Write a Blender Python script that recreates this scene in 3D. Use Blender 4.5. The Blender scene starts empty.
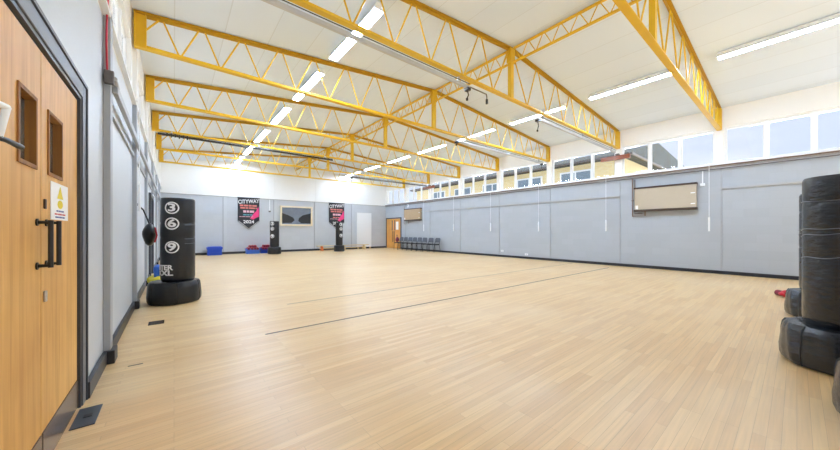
import bpy, bmesh, math, random
from mathutils import Vector, Matrix
random.seed(7)
PI = math.pi
COL = bpy.context.scene.collection
SC = bpy.context.scene

# ------------------------------------------------------------------ room dimensions (metres)
XL, XR = -0.5, 11.95            # faces of the left and right walls
Y0, Y1 = -3.63, 18.72           # wall behind the viewer, end wall
XM = 5.64                       # ridge line
EAVE, EAVE_L, RIDGE = 4.66, 4.59, 5.155        # ceiling heights at wall and at ridge
CH = 4.03                       # bottom of the trusses
BEAMS = [1.37 + 2.5 * k for k in range(7)]
EDGES = [-3.63, -1.13] + BEAMS + [18.72]
LEDGE_R, LEDGE_L = 3.0, 3.14    # top of the grey paint
WIN0, WIN1 = 3.10, 4.10         # window sill and head

def ceil_z(x):
    e = EAVE if x > XM else EAVE_L
    return e + (RIDGE - e) * (1 - (x - XM) / ((XR if x > XM else XL) - XM))

# ------------------------------------------------------------------ materials
def srgb(r, g, b):
    def f(c):
        c /= 255.0
        return c / 12.92 if c <= 0.04045 else ((c + 0.055) / 1.055) ** 2.4
    return (f(r), f(g), f(b), 1.0)

def mat(name, rgb, rough=0.5, metal=0.0, spec=0.5, var=0.0, vscale=6.0, bump=0.0, bscale=40.0, stretch=(1, 1, 1), coat=0.0, emit=0.0):
    m = bpy.data.materials.new(name)
    m.use_nodes = True
    nt = m.node_tree
    N, L = nt.nodes, nt.links
    p = N['Principled BSDF']
    c = srgb(*rgb)
    p.inputs['Base Color'].default_value = c
    p.inputs['Roughness'].default_value = rough
    p.inputs['Metallic'].default_value = metal
    p.inputs['Specular IOR Level'].default_value = spec
    p.inputs['Coat Weight'].default_value = coat
    if emit:
        p.inputs['Emission Color'].default_value = c
        p.inputs['Emission Strength'].default_value = emit
    if var or bump:
        tc = N.new('ShaderNodeTexCoord')
        mp = N.new('ShaderNodeMapping')
        mp.inputs['Scale'].default_value = stretch
        L.new(tc.outputs['Object'], mp.inputs['Vector'])
    if var:
        nz = N.new('ShaderNodeTexNoise')
        nz.inputs['Scale'].default_value = vscale
        nz.inputs['Detail'].default_value = 5
        L.new(mp.outputs['Vector'], nz.inputs['Vector'])
        mx = N.new('ShaderNodeMix'); mx.data_type = 'RGBA'
        d = tuple(max(0, x * (1 - var)) for x in c[:3]) + (1,)
        u = tuple(min(1, x * (1 + var * 0.5)) for x in c[:3]) + (1,)
        mx.inputs[6].default_value = d
        mx.inputs[7].default_value = u
        L.new(nz.outputs['Fac'], mx.inputs[0])
        L.new(mx.outputs[2], p.inputs['Base Color'])
    if bump:
        nb = N.new('ShaderNodeTexNoise')
        nb.inputs['Scale'].default_value = bscale
        nb.inputs['Detail'].default_value = 4
        L.new(mp.outputs['Vector'], nb.inputs['Vector'])
        bp = N.new('ShaderNodeBump')
        bp.inputs['Strength'].default_value = bump
        bp.inputs['Distance'].default_value = 0.02
        L.new(nb.outputs['Fac'], bp.inputs['Height'])
        L.new(bp.outputs['Normal'], p.inputs['Normal'])
    return m

def floor_mat():
    m = bpy.data.materials.new('maple_strip_floor'); m.use_nodes = True
    nt = m.node_tree; N, L = nt.nodes, nt.links; p = N['Principled BSDF']
    tc = N.new('ShaderNodeTexCoord')
    br = N.new('ShaderNodeTexBrick')
    br.offset = 0.37; br.offset_frequency = 3; br.squash = 1.0
    br.inputs['Scale'].default_value = 1.0
    br.inputs['Brick Width'].default_value = 0.9
    br.inputs['Row Height'].default_value = 0.056
    br.inputs['Mortar Size'].default_value = 0.0009
    br.inputs['Mortar Smooth'].default_value = 0.1
    br.inputs['Bias'].default_value = 0.0
    br.inputs['Color1'].default_value = srgb(*FLOOR_A)
    br.inputs['Color2'].default_value = srgb(*FLOOR_B)
    br.inputs['Mortar'].default_value = srgb(186, 152, 108)
    L.new(tc.outputs['Object'], br.inputs['Vector'])
    # grain along the strips
    mp = N.new('ShaderNodeMapping'); mp.inputs['Scale'].default_value = (2.0, 60, 1)
    L.new(tc.outputs['Object'], mp.inputs['Vector'])
    nz = N.new('ShaderNodeTexNoise'); nz.inputs['Scale'].default_value = 1.0; nz.inputs['Detail'].default_value = 6
    L.new(mp.outputs['Vector'], nz.inputs['Vector'])
    g = N.new('ShaderNodeMix'); g.data_type = 'RGBA'; g.blend_type = 'MULTIPLY'
    g.inputs[0].default_value = 0.5
    rm = N.new('ShaderNodeMapRange'); rm.inputs[1].default_value = 0.3; rm.inputs[2].default_value = 0.75
    rm.inputs[3].default_value = 0.72; rm.inputs[4].default_value = 1.08
    L.new(nz.outputs['Fac'], rm.inputs[0])
    L.new(br.outputs['Color'], g.inputs[6]); L.new(rm.outputs[0], g.inputs[7])
    # worn patches, strengthened to imitate pale window glare
    n2 = N.new('ShaderNodeTexNoise'); n2.inputs['Scale'].default_value = 0.55; n2.inputs['Detail'].default_value = 5
    L.new(tc.outputs['Object'], n2.inputs['Vector'])
    w = N.new('ShaderNodeMix'); w.data_type = 'RGBA'
    r2 = N.new('ShaderNodeMapRange'); r2.inputs[1].default_value = 0.45; r2.inputs[2].default_value = 0.75
    r2.inputs[3].default_value = 0.0; r2.inputs[4].default_value = 0.5
    L.new(n2.outputs['Fac'], r2.inputs[0]); L.new(r2.outputs[0], w.inputs[0])
    L.new(g.outputs[2], w.inputs[6]); w.inputs[7].default_value = srgb(236, 214, 178)
    L.new(w.outputs[2], p.inputs['Base Color'])
    r3 = N.new('ShaderNodeMapRange'); r3.inputs[3].default_value = 0.28; r3.inputs[4].default_value = 0.44
    L.new(nz.outputs['Fac'], r3.inputs[0]); L.new(r3.outputs[0], p.inputs['Roughness'])
    p.inputs['Specular IOR Level'].default_value = 0.5
    p.inputs['Coat Weight'].default_value = 0.3; p.inputs['Coat Roughness'].default_value = 0.45
    bp = N.new('ShaderNodeBump'); bp.inputs['Strength'].default_value = 0.12; bp.inputs['Distance'].default_value = 0.004
    L.new(nz.outputs['Fac'], bp.inputs['Height']); L.new(bp.outputs['Normal'], p.inputs['Normal'])
    return m

def wood_mat(name, a, b, rough=0.32, axis='Z', coat=0.3):
    m = bpy.data.materials.new(name); m.use_nodes = True
    nt = m.node_tree; N, L = nt.nodes, nt.links; p = N['Principled BSDF']
    tc = N.new('ShaderNodeTexCoord'); mp = N.new('ShaderNodeMapping')
    s = {'Z': (22, 22, 1.1), 'X': (1.1, 22, 22), 'Y': (22, 1.1, 22)}[axis]
    mp.inputs['Scale'].default_value = s
    L.new(tc.outputs['Object'], mp.inputs['Vector'])
    nz = N.new('ShaderNodeTexNoise'); nz.inputs['Scale'].default_value = 1.2; nz.inputs['Detail'].default_value = 7
    nz.inputs['Distortion'].default_value = 0.6
    L.new(mp.outputs['Vector'], nz.inputs['Vector'])
    n2 = N.new('ShaderNodeTexNoise'); n2.inputs['Scale'].default_value = 2.2; n2.inputs['Detail'].default_value = 3
    L.new(tc.outputs['Object'], n2.inputs['Vector'])
    ad = N.new('ShaderNodeMath'); ad.operation = 'MULTIPLY_ADD'; ad.inputs[1].default_value = 0.5
    L.new(n2.outputs['Fac'], ad.inputs[0]); 
    hf = N.new('ShaderNodeMath'); hf.operation = 'MULTIPLY'; hf.inputs[1].default_value = 0.6
    L.new(nz.outputs['Fac'], hf.inputs[0]); L.new(hf.outputs[0], ad.inputs[2])
    rp = N.new('ShaderNodeValToRGB')
    rp.color_ramp.elements[0].position = 0.36; rp.color_ramp.elements[0].color = srgb(*a)
    rp.color_ramp.elements[1].position = 0.68; rp.color_ramp.elements[1].color = srgb(*b)
    L.new(ad.outputs[0], rp.inputs[0]); L.new(rp.outputs[0], p.inputs['Base Color'])
    p.inputs['Roughness'].default_value = rough; p.inputs['Coat Weight'].default_value = coat
    p.inputs['Coat Roughness'].default_value = 0.2
    return m

def ceiling_mat():
    m = bpy.data.materials.new('white_ceiling_board'); m.use_nodes = True
    nt = m.node_tree; N, L = nt.nodes, nt.links; p = N['Principled BSDF']
    tc = N.new('ShaderNodeTexCoord'); sx = N.new('ShaderNodeSeparateXYZ')
    L.new(tc.outputs['Object'], sx.inputs[0])
    d = N.new('ShaderNodeMath'); d.operation = 'DIVIDE'; d.inputs[1].default_value = 0.69
    L.new(sx.outputs['X'], d.inputs[0])
    fr = N.new('ShaderNodeMath'); fr.operation = 'FRACT'; L.new(d.outputs[0], fr.inputs[0])
    lt = N.new('ShaderNodeMath'); lt.operation = 'LESS_THAN'; lt.inputs[1].default_value = 0.022
    L.new(fr.outputs[0], lt.inputs[0])
    fl = N.new('ShaderNodeMath'); fl.operation = 'FLOOR'; L.new(d.outputs[0], fl.inputs[0])
    wn = N.new('ShaderNodeTexWhiteNoise'); wn.noise_dimensions = '1D'; L.new(fl.outputs[0], wn.inputs['W'])
    tone = N.new('ShaderNodeMix'); tone.data_type = 'RGBA'
    tone.inputs[6].default_value = srgb(*CEIL_A); tone.inputs[7].default_value = srgb(*CEIL_B)
    L.new(wn.outputs['Value'], tone.inputs[0])
    mx = N.new('ShaderNodeMix'); mx.data_type = 'RGBA'
    L.new(lt.outputs[0], mx.inputs[0]); L.new(tone.outputs[2], mx.inputs[6])
    mx.inputs[7].default_value = srgb(216, 226, 238)
    L.new(mx.outputs[2], p.inputs['Base Color'])
    p.inputs['Roughness'].default_value = 0.7
    p.inputs['Specular IOR Level'].default_value = 0.2
    return m

def block_mat(name, rgb, axes, var=0.05):
    """painted blockwork: faint courses"""
    m = bpy.data.materials.new(name); m.use_nodes = True
    nt = m.node_tree; N, L = nt.nodes, nt.links; p = N['Principled BSDF']
    tc = N.new('ShaderNodeTexCoord'); sx = N.new('ShaderNodeSeparateXYZ'); cb = N.new('ShaderNodeCombineXYZ')
    L.new(tc.outputs['Object'], sx.inputs[0])
    L.new(sx.outputs[axes[0]], cb.inputs['X']); L.new(sx.outputs[axes[1]], cb.inputs['Y'])
    br = N.new('ShaderNodeTexBrick'); br.inputs['Scale'].default_value = 1
    br.inputs['Brick Width'].default_value = 0.45; br.inputs['Row Height'].default_value = 0.225
    br.inputs['Mortar Size'].default_value = 0.006; br.inputs['Mortar Smooth'].default_value = 0.6
    c = srgb(*rgb)
    br.inputs['Color1'].default_value = c
    br.inputs['Color2'].default_value = tuple(x * (1 - var) for x in c[:3]) + (1,)
    br.inputs['Mortar'].default_value = tuple(x * (1 - var * 1.2) for x in c[:3]) + (1,)
    L.new(cb.outputs[0], br.inputs['Vector'])
    L.new(br.outputs['Color'], p.inputs['Base Color'])
    bp = N.new('ShaderNodeBump'); bp.inputs['Strength'].default_value = 0.25; bp.inputs['Distance'].default_value = 0.004
    nz = N.new('ShaderNodeTexNoise'); nz.inputs['Scale'].default_value = 35; L.new(tc.outputs['Object'], nz.inputs['Vector'])
    ad = N.new('ShaderNodeMath'); ad.operation = 'SUBTRACT'
    L.new(nz.outputs['Fac'], ad.inputs[0]); L.new(br.outputs['Fac'], ad.inputs[1])
    L.new(ad.outputs[0], bp.inputs['Height']); L.new(bp.outputs['Normal'], p.inputs['Normal'])
    p.inputs['Roughness'].default_value = 0.55
    return m

def glass_mat():
    m = bpy.data.materials.new('window_glass'); m.use_nodes = True
    nt = m.node_tree; N, L = nt.nodes, nt.links
    N.remove(N['Principled BSDF']); out = N['Material Output']
    t = N.new('ShaderNodeBsdfTransparent'); t.inputs[0].default_value = (0.95, 0.96, 0.97, 1)
    g = N.new('ShaderNodeBsdfGlossy'); g.inputs['Roughness'].default_value = 0.02
    lw = N.new('ShaderNodeLayerWeight'); lw.inputs[0].default_value = 0.5
    pw = N.new('ShaderNodeMath'); pw.operation = 'POWER'; pw.inputs[1].default_value = 5
    L.new(lw.outputs['Facing'], pw.inputs[0])
    fz = N.new('ShaderNodeMath'); fz.operation = 'MULTIPLY_ADD'; fz.inputs[1].default_value = 0.7; fz.inputs[2].default_value = 0.025
    L.new(pw.outputs[0], fz.inputs[0])
    mx = N.new('ShaderNodeMixShader')
    L.new(fz.outputs[0], mx.inputs[0]); L.new(t.outputs[0], mx.inputs[1]); L.new(g.outputs[0], mx.inputs[2])
    L.new(mx.outputs[0], out.inputs['Surface'])
    return m

def brick_mat(name, a, b, mortar, axes):
    m = bpy.data.materials.new(name); m.use_nodes = True
    nt = m.node_tree; N, L = nt.nodes, nt.links; p = N['Principled BSDF']
    tc = N.new('ShaderNodeTexCoord'); sx = N.new('ShaderNodeSeparateXYZ'); cb = N.new('ShaderNodeCombineXYZ'); ad = N.new('ShaderNodeMath')
    L.new(tc.outputs['Object'], sx.inputs[0])
    L.new(sx.outputs['X'], ad.inputs[0]); L.new(sx.outputs['Y'], ad.inputs[1])
    L.new(ad.outputs[0], cb.inputs['X']); L.new(sx.outputs['Z'], cb.inputs['Y'])
    br = N.new('ShaderNodeTexBrick'); br.inputs['Scale'].default_value = 1
    br.inputs['Brick Width'].default_value = axes[0]; br.inputs['Row Height'].default_value = axes[1]
    br.inputs['Mortar Size'].default_value = 0.012
    br.inputs['Color1'].default_value = srgb(*a); br.inputs['Color2'].default_value = srgb(*b); br.inputs['Mortar'].default_value = srgb(*mortar)
    L.new(cb.outputs[0], br.inputs['Vector']); L.new(br.outputs['Color'], p.inputs['Base Color'])
    p.inputs['Roughness'].default_value = 0.8
    return m

def vinyl_mat(name, rgb, rough=0.35):
    return mat(name, rgb, rough=rough, spec=0.5, var=0.25, vscale=9, bump=0.35, bscale=7, stretch=(1, 1, 2.2))

FLOOR_A, FLOOR_B = (236, 202, 147), (222, 182, 126)
CEIL_A, CEIL_B = (230, 241, 255), (225, 237, 252)
M = {}
M['floor'] = floor_mat()
M['ceiling'] = ceiling_mat()
M['white'] = mat('white_paint', (243, 243, 241), rough=0.5, var=0.02)
M['white_gloss'] = mat('white_gloss_frame', (240, 243, 246), rough=0.3)
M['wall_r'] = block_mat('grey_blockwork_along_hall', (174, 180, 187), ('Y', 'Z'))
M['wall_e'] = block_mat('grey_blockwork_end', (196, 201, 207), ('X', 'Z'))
M['wall_l'] = mat('grey_board_wall', (198, 203, 208), rough=0.4, var=0.04, vscale=2.5, bump=0.05)
M['pilaster'] = mat('grey_pilaster', (168, 172, 178), rough=0.45, var=0.03)
M['rail_grey'] = mat('grey_trunking', (176, 177, 178), rough=0.4)
M['ledge'] = mat('grey_ledge', (170, 166, 164), rough=0.5, var=0.05)
M['skirt'] = mat('dark_skirting', (38, 39, 46), rough=0.4, var=0.15)
M['yellow'] = mat('yellow_steel', (226, 182, 30), rough=0.4, var=0.1, vscale=5)
M['yellow_shaded'] = mat('shaded_yellow_steel', (190, 146, 26), rough=0.45, var=0.12, vscale=5)  # yellow steel darkened, paints the shade on the top chords
M['door_wood'] = wood_mat('oak_veneer', (196, 140, 62), (228, 178, 98), rough=0.5, coat=0.0)
M['door_wood2'] = wood_mat('amber_veneer', (205, 140, 62), (228, 168, 88))
M['dark_wood'] = wood_mat('bead_wood', (112, 70, 24), (160, 108, 46), rough=0.65, coat=0.0)
M['kick'] = mat('brown_kick_plate', (104, 84, 68), rough=0.25, metal=0.3, var=0.1)
M['frame_dark'] = mat('dark_grey_frame', (66, 70, 78), rough=0.4)
M['frame_mid'] = mat('mid_grey_frame', (96, 100, 108), rough=0.4)
M['black'] = mat('black_metal', (28, 28, 30), rough=0.35)
M['steel'] = mat('brushed_steel', (190, 190, 192), rough=0.3, metal=0.9)
M['alu'] = mat('grey_aluminium', (196, 198, 200), rough=0.4, metal=0.25)
M['paper'] = mat('white_paper', (246, 246, 244), rough=0.6)
M['yellow_print'] = mat('yellow_print', (236, 214, 40), rough=0.6)
M['blue_print'] = mat('blue_print', (40, 70, 150), rough=0.6)
M['red_print'] = mat('red_print', (200, 60, 60), rough=0.6)
M['vinyl'] = vinyl_mat('black_vinyl', (21, 22, 25))
M['vinyl2'] = mat('dark_grey_vinyl', (27, 32, 40), rough=0.24, spec=0.6, var=0.25, vscale=9, bump=0.55, bscale=9, stretch=(1, 1, 2.6))
M['seam'] = mat('pale_seam_tape', (96, 101, 108), rough=0.4)
M['white_mark'] = mat('white_vinyl_print', (236, 236, 236), rough=0.45)
M['glass'] = glass_mat()
M['dark_glass'] = mat('wired_glass', (96, 104, 104), rough=0.1, spec=0.6, var=0.5, vscale=12)
M['tube'] = mat('lit_tube', (208, 229, 255), emit=92.0)
M['banner_black'] = mat('black_banner_cloth', (34, 36, 44), rough=0.7, var=0.1)
M['pink'] = mat('pink_print', (236, 62, 128), rough=0.6)
M['coral'] = mat('coral_print', (214, 120, 110), rough=0.6)
M['pale_pink'] = mat('pale_pink_print', (224, 180, 190), rough=0.6)
M['teal'] = mat('teal_print', (90, 160, 170), rough=0.6)
M['pine'] = wood_mat('pale_pine', (206, 178, 128), (232, 212, 168), axis='X')
M['cream_wood'] = wood_mat('cream_wood', (222, 206, 170), (238, 226, 198), axis='X')
M['orange'] = mat('orange_plastic', (222, 120, 60), rough=0.5)
M['screen'] = mat('reflecting_screen', (128, 138, 152), rough=0.12, spec=0.6, var=0.5, vscale=1.6)  # screen grey lightened to imitate reflections in its glass
M['blue_plastic'] = mat('blue_plastic', (28, 72, 190), rough=0.4, var=0.1)
M['blue_plastic_light'] = mat('light_blue_plastic', (70, 122, 226), rough=0.4)
M['red_vinyl'] = mat('red_vinyl', (196, 26, 44), rough=0.35, var=0.2)
M['dark_red'] = mat('dark_red_vinyl', (120, 20, 50), rough=0.4, var=0.2)
M['board'] = mat('white_board', (236, 238, 240), rough=0.35)
M['beige'] = mat('beige_panel', (186, 174, 154), rough=0.45, var=0.05)
M['tan'] = mat('tan_panel', (176, 152, 120), rough=0.45, var=0.05)
M['brown'] = mat('dark_brown_trim', (66, 50, 40), rough=0.4)
M['pipe'] = mat('copper_brown_pipe', (126, 104, 90), rough=0.35, metal=0.2)
M['pipe_grey'] = mat('grey_pipe', (98, 93, 92), rough=0.4)
M['mahogany'] = wood_mat('red_brown_timber', (112, 56, 34), (150, 82, 52), axis='Y')
M['cable_red'] = mat('red_cable', (196, 40, 60), rough=0.4)
M['chair_shell'] = mat('grey_chair_shell', (92, 98, 108), rough=0.5)
M['chair_black'] = mat('black_chair_fabric', (40, 44, 52), rough=0.8)
M['ribbon_line'] = mat('dark_floor_line', (58, 54, 52), rough=0.5)
M['line_grey'] = mat('grey_floor_line', (122, 112, 100), rough=0.5)
M['yellow_cloth'] = mat('yellow_fabric', (232, 214, 60), rough=0.6, var=0.1)
M['blue_cloth'] = mat('blue_fabric', (40, 96, 190), rough=0.6, var=0.1)
M['house_brick'] = brick_mat('buff_brick', (240, 222, 166), (232, 208, 146), (222, 212, 184), (0.225, 0.075))
M['slate'] = brick_mat('slate_roof', (56, 60, 58), (36, 40, 38), (44, 48, 46), (0.5, 0.35))
M['ext_glass'] = mat('house_glass', (120, 140, 156), rough=0.08, spec=0.7)
M['bounce_ground'] = mat('pale_bounce_ground', (190, 186, 178), rough=0.9, var=0.15)  # unseen ground made pale to bounce sunlight onto the house
M['leaf'] = mat('tree_leaf', (176, 190, 140), rough=0.7, var=0.3, vscale=2)
M['bark'] = mat('bark', (96, 82, 66), rough=0.9, var=0.3)

# ------------------------------------------------------------------ mesh helpers
class MB:
    def __init__(self):
        self.bm = bmesh.new()
    def box(self, a, b):
        x0, y0, z0 = (min(a[i], b[i]) for i in range(3)); x1, y1, z1 = (max(a[i], b[i]) for i in range(3))
        v = [self.bm.verts.new(p) for p in ((x0,y0,z0),(x1,y0,z0),(x1,y1,z0),(x0,y1,z0),(x0,y0,z1),(x1,y0,z1),(x1,y1,z1),(x0,y1,z1))]
        for f in ((0,3,2,1),(4,5,6,7),(0,1,5,4),(1,2,6,5),(2,3,7,6),(3,0,4,7)):
            self.bm.faces.new([v[i] for i in f])
        return self
    def bar(self, p, q, w, h, up=(0, 0, 1)):
        """rectangular bar from p to q; w sideways, h along up"""
        p, q = Vector(p), Vector(q); d = (q - p).normalized(); u = Vector(up)
        s = d.cross(u)
        if s.length < 1e-4:
            s = d.cross(Vector((1, 0, 0)))
        s.normalize(); u = s.cross(d).normalized()
        v = []
        for e in (p, q):
            for a, b in ((-1,-1),(1,-1),(1,1),(-1,1)):
                v.append(self.bm.verts.new(e + s * (a * w / 2) + u * (b * h / 2)))
        for f in ((0,1,2,3),(7,6,5,4),(0,4,5,1),(1,5,6,2),(2,6,7,3),(3,7,4,0)):
            self.bm.faces.new([v[i] for i in f])
        return self
    def tube(self, pts, r, n=10, close=True):
        pts = [Vector(p) for p in pts]; rings = []
        prev = None
        for i, p in enumerate(pts):
            if i == 0: d = pts[1] - p
            elif i == len(pts) - 1: d = p - pts[i - 1]
            else: d = (pts[i + 1] - p).normalized() + (p - pts[i - 1]).normalized()
            d.normalize()
            if prev is None:
                s = d.cross(Vector((0, 0, 1)))
                if s.length < 1e-3: s = d.cross(Vector((1, 0, 0)))
            else:
                s = prev - d * prev.dot(d)
            s.normalize(); prev = s; t = d.cross(s)
            rr = r[i] if isinstance(r, (list, tuple)) else r
            rings.append([self.bm.verts.new(p + s * (rr * math.cos(2*PI*k/n)) + t * (rr * math.sin(2*PI*k/n))) for k in range(n)])
        for a, b in zip(rings, rings[1:]):
            for k in range(n):
                self.bm.faces.new((a[k], a[(k+1) % n], b[(k+1) % n], b[k]))
        if close:
            self.bm.faces.new(rings[0][::-1]); self.bm.faces.new(rings[-1])
        return self
    def lathe(self, prof, n=48, c=(0, 0), wob=None):
        """closed solid of revolution from (r, z) pairs"""
        rings = []
        for r, z in prof:
            ring = []
            for k in range(n):
                a = 2*PI*k/n
                rr = r * (wob(a, z) if wob else 1)
                ring.append(self.bm.verts.new((c[0] + rr*math.cos(a), c[1] + rr*math.sin(a), z)))
            rings.append(ring)
        for a, b in zip(rings, rings[1:]):
            for k in range(n):
                self.bm.faces.new((a[k], a[(k+1) % n], b[(k+1) % n], b[k]))
        self.bm.faces.new(rings[0][::-1]); self.bm.faces.new(rings[-1])
        return self
    def prism(self, pts, d):
        """polygon pts (3D) pushed along vector d"""
        d = Vector(d); a = [self.bm.verts.new(p) for p in pts]; b = [self.bm.verts.new(Vector(p) + d) for p in pts]
        n = len(a)
        self.bm.faces.new(a[::-1]); self.bm.faces.new(b)
        for i in range(n):
            self.bm.faces.new((a[i], a[(i+1) % n], b[(i+1) % n], b[i]))
        return self
    def blob(self, c, r, seed=0, amp=0.12, sub=3):
        rnd = random.Random(seed); ph = [rnd.uniform(0, 6.28) for _ in range(6)]
        t = bmesh.ops.create_icosphere(self.bm, subdivisions=sub, radius=1)
        for v in t['verts']:
            p = v.co.copy()
            k = 1 + amp*(math.sin(3*p.x+ph[0])+math.sin(4*p.y+ph[1])+math.sin(5*p.z+ph[2]))/1.8
            v.co = Vector((c[0]+p.x*k*r[0], c[1]+p.y*k*r[1], c[2]+p.z*k*r[2]))
        return self
    def build(self, name, m, parent=None, smooth=None, bevel=0.0, bseg=2):
        bmesh.ops.recalc_face_normals(self.bm, faces=self.bm.faces)
        me = bpy.data.meshes.new(name); self.bm.to_mesh(me); self.bm.free()
        o = bpy.data.objects.new(name, me); COL.objects.link(o)
        if m: me.materials.append(m)
        if parent: o.parent = parent
        if bevel:
            b = o.modifiers.new('bevel', 'BEVEL'); b.width = bevel; b.segments = bseg; b.limit_method = 'ANGLE'; b.angle_limit = 0.6
        if smooth:
            for p in me.polygons: p.use_smooth = True
            try: me.set_sharp_from_angle(angle=smooth)
            except Exception: pass
        return o

def thing(name, label, cat, loc=(0, 0, 0), rz=0.0, group=None):
    o = bpy.data.objects.new(name, None); COL.objects.link(o)
    o.empty_display_size = 0.1
    o.location = loc; o.rotation_euler = (0, 0, rz)
    o['label'] = label; o['category'] = cat
    if group: o['group'] = group
    return o
def tag(o, label, cat, group=None):
    o['label'] = label; o['category'] = cat
    if group: o['group'] = group
    return o
def struct(o):
    o['kind'] = 'structure'; return o
def sempty(name, loc=(0, 0, 0)):
    o = bpy.data.objects.new(name, None); COL.objects.link(o); o.location = loc; return struct(o)
def dup(root, loc, rz=None, label=None, group=None):
    r = root.copy(); COL.objects.link(r); r.location = loc
    if rz is not None: r.rotation_euler = (0, 0, rz)
    if label: r['label'] = label
    if group: r['group'] = group
    for ch in list(root.children):
        c = ch.copy(); COL.objects.link(c); c.parent = r
        for g in ch.children:
            d = g.copy(); COL.objects.link(d); d.parent = c
    return r

def text_mesh(body, size, depth=0.002, bold=0.0, squeeze=1.0):
    """vertices/faces of a line of text, centred, in the XY plane"""
    cu = bpy.data.curves.new('txt', 'FONT'); cu.body = body; cu.size = size; cu.align_x = 'CENTER'; cu.align_y = 'CENTER'
    cu.extrude = depth; cu.offset = bold; cu.resolution_u = 3
    o = bpy.data.objects.new('txt', cu); COL.objects.link(o)
    dg = bpy.context.evaluated_depsgraph_get()
    me = bpy.data.meshes.new_from_object(o.evaluated_get(dg))
    bpy.data.objects.remove(o); bpy.data.curves.remove(cu)
    bm = bmesh.new(); bm.from_mesh(me); bpy.data.meshes.remove(me)
    for v in bm.verts: v.co.x *= squeeze
    return bm
def text_obj(body, size, place, m, parent, name, depth=0.002, bold=0.0, squeeze=1.0, align=0):
    b = MB(); b.bm.free(); b.bm = text_mesh(body, size, depth, bold, squeeze)
    if align:
        xs = [v.co.x for v in b.bm.verts]; sh = -max(xs) if align > 0 else -min(xs)
        for v in b.bm.verts: v.co.x += sh
    for v in b.bm.verts: v.co = Vector(place(v.co.x, v.co.y, v.co.z))
    return b.build(name, m, parent)

# ------------------------------------------------------------------ room shell
struct(MB().box((XL - 0.3, Y0 - 0.3, -0.2), (XR + 0.3, Y1 + 0.3, 0)).build('floor', M['floor']))
T = 0.08
cm = MB()
cm.prism([(XL - 0.3, Y0 - 0.3, ceil_z(XL) - 0.024), (XM, Y0 - 0.3, RIDGE), (XR + 0.3, Y0 - 0.3, ceil_z(XR) - 0.024),
          (XR + 0.3, Y0 - 0.3, EAVE + T), (XM, Y0 - 0.3, RIDGE + T), (XL - 0.3, Y0 - 0.3, EAVE + T)], (0, Y1 - Y0 + 0.6, 0))
struct(cm.build('ceiling', M['ceiling']))

# right wall
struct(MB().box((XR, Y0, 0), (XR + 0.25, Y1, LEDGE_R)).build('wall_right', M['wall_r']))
w = MB()
w.box((XR, Y0, LEDGE_R), (XR + 0.25, Y1, WIN0)).box((XR, Y0, WIN1), (XR + 0.25, Y1, EAVE))
for y in EDGES:
    w.box((XR, max(Y0, y - 0.09), WIN0), (XR + 0.25, min(Y1, y + 0.09), WIN1))
struct(w.build('wall_right_upper', M['white']))
# left wall, with openings
w = MB()
DOOR_A = (1.58, 3.10, 2.13); DOOR_C = (10.35, 11.55, 2.1)
cuts = [DOOR_A, DOOR_C]
ycur = Y0
for (a, b, h) in cuts:
    w.box((XL - 0.25, ycur, 0), (XL, a, LEDGE_L)).box((XL - 0.25, a, h), (XL, b, LEDGE_L)); ycur = b
w.box((XL - 0.25, ycur, 0), (XL, Y1, LEDGE_L))
struct(w.build('wall_left', M['wall_l']))
w = MB()
w.box((XL - 0.25, Y0, LEDGE_L), (XL, Y1, WIN0 + 0.1)).box((XL - 0.25, Y0, WIN1), (XL, Y1, EAVE))
for y in EDGES:
    w.box((XL - 0.25, max(Y0, y - 0.09), WIN0 + 0.1), (XL, min(Y1, y + 0.09), WIN1))
struct(w.build('wall_left_upper', M['white']))
# end wall
struct(MB().box((XL - 0.25, Y1, 0), (XR + 0.25, Y1 + 0.25, 3.0)).build('wall_end', M['wall_e']))
gp = [(XL - 0.25, Y1, 3.0), (XR + 0.25, Y1, 3.0), (XR + 0.25, Y1, EAVE), (XM, Y1, RIDGE), (XL - 0.25, Y1, EAVE)]
struct(MB().prism(gp, (0, 0.25, 0)).build('wall_end_upper', M['white']))
ADDED_GLAZING = [(0.2 + 2.85*k, 0.2 + 2.85*k + 2.4) for k in range(4)]      # unseen glazing, added behind the viewer to bring daylight to the ceiling
w = MB(); xc = XL - 0.25
for p, q in ADDED_GLAZING:
    w.box((xc, Y0 - 0.25, 0), (p, Y0, 3.6)); w.box((p, Y0 - 0.25, 0), (q, Y0, 0.15)); xc = q
w.box((xc, Y0 - 0.25, 0), (XR + 0.25, Y0, 3.6))
w.prism([(XL - 0.25, Y0 - 0.25, 3.6), (XR + 0.25, Y0 - 0.25, 3.6), (XR + 0.25, Y0 - 0.25, EAVE), (XM, Y0 - 0.25, RIDGE), (XL - 0.25, Y0 - 0.25, EAVE)], (0, 0.25, 0))
struct(w.build('wall_back', M['white']))

# trims
n_trim = 0
def trim(mb, m, **k):
    global n_trim
    n_trim += 1
    return struct(mb.build('trim_%d' % n_trim, m, **k))
# ledge strips above the grey paint
trim(MB().box((XR - 0.035, Y0, LEDGE_R - 0.03), (XR, Y1, LEDGE_R + 0.03)), M['ledge'])
trim(MB().box((XL, Y1 - 0.03, 2.985), (XR, Y1, 3.015)), M['ledge'])
# inner window boards
trim(MB().box((XR - 0.06, Y0, WIN0 - 0.035), (XR, Y1, WIN0)), M['white_gloss'])
trim(MB().box((XL, Y0, WIN0 + 0.06), (XL + 0.05, Y1, WIN0 + 0.1)), M['white_gloss'])
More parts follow.
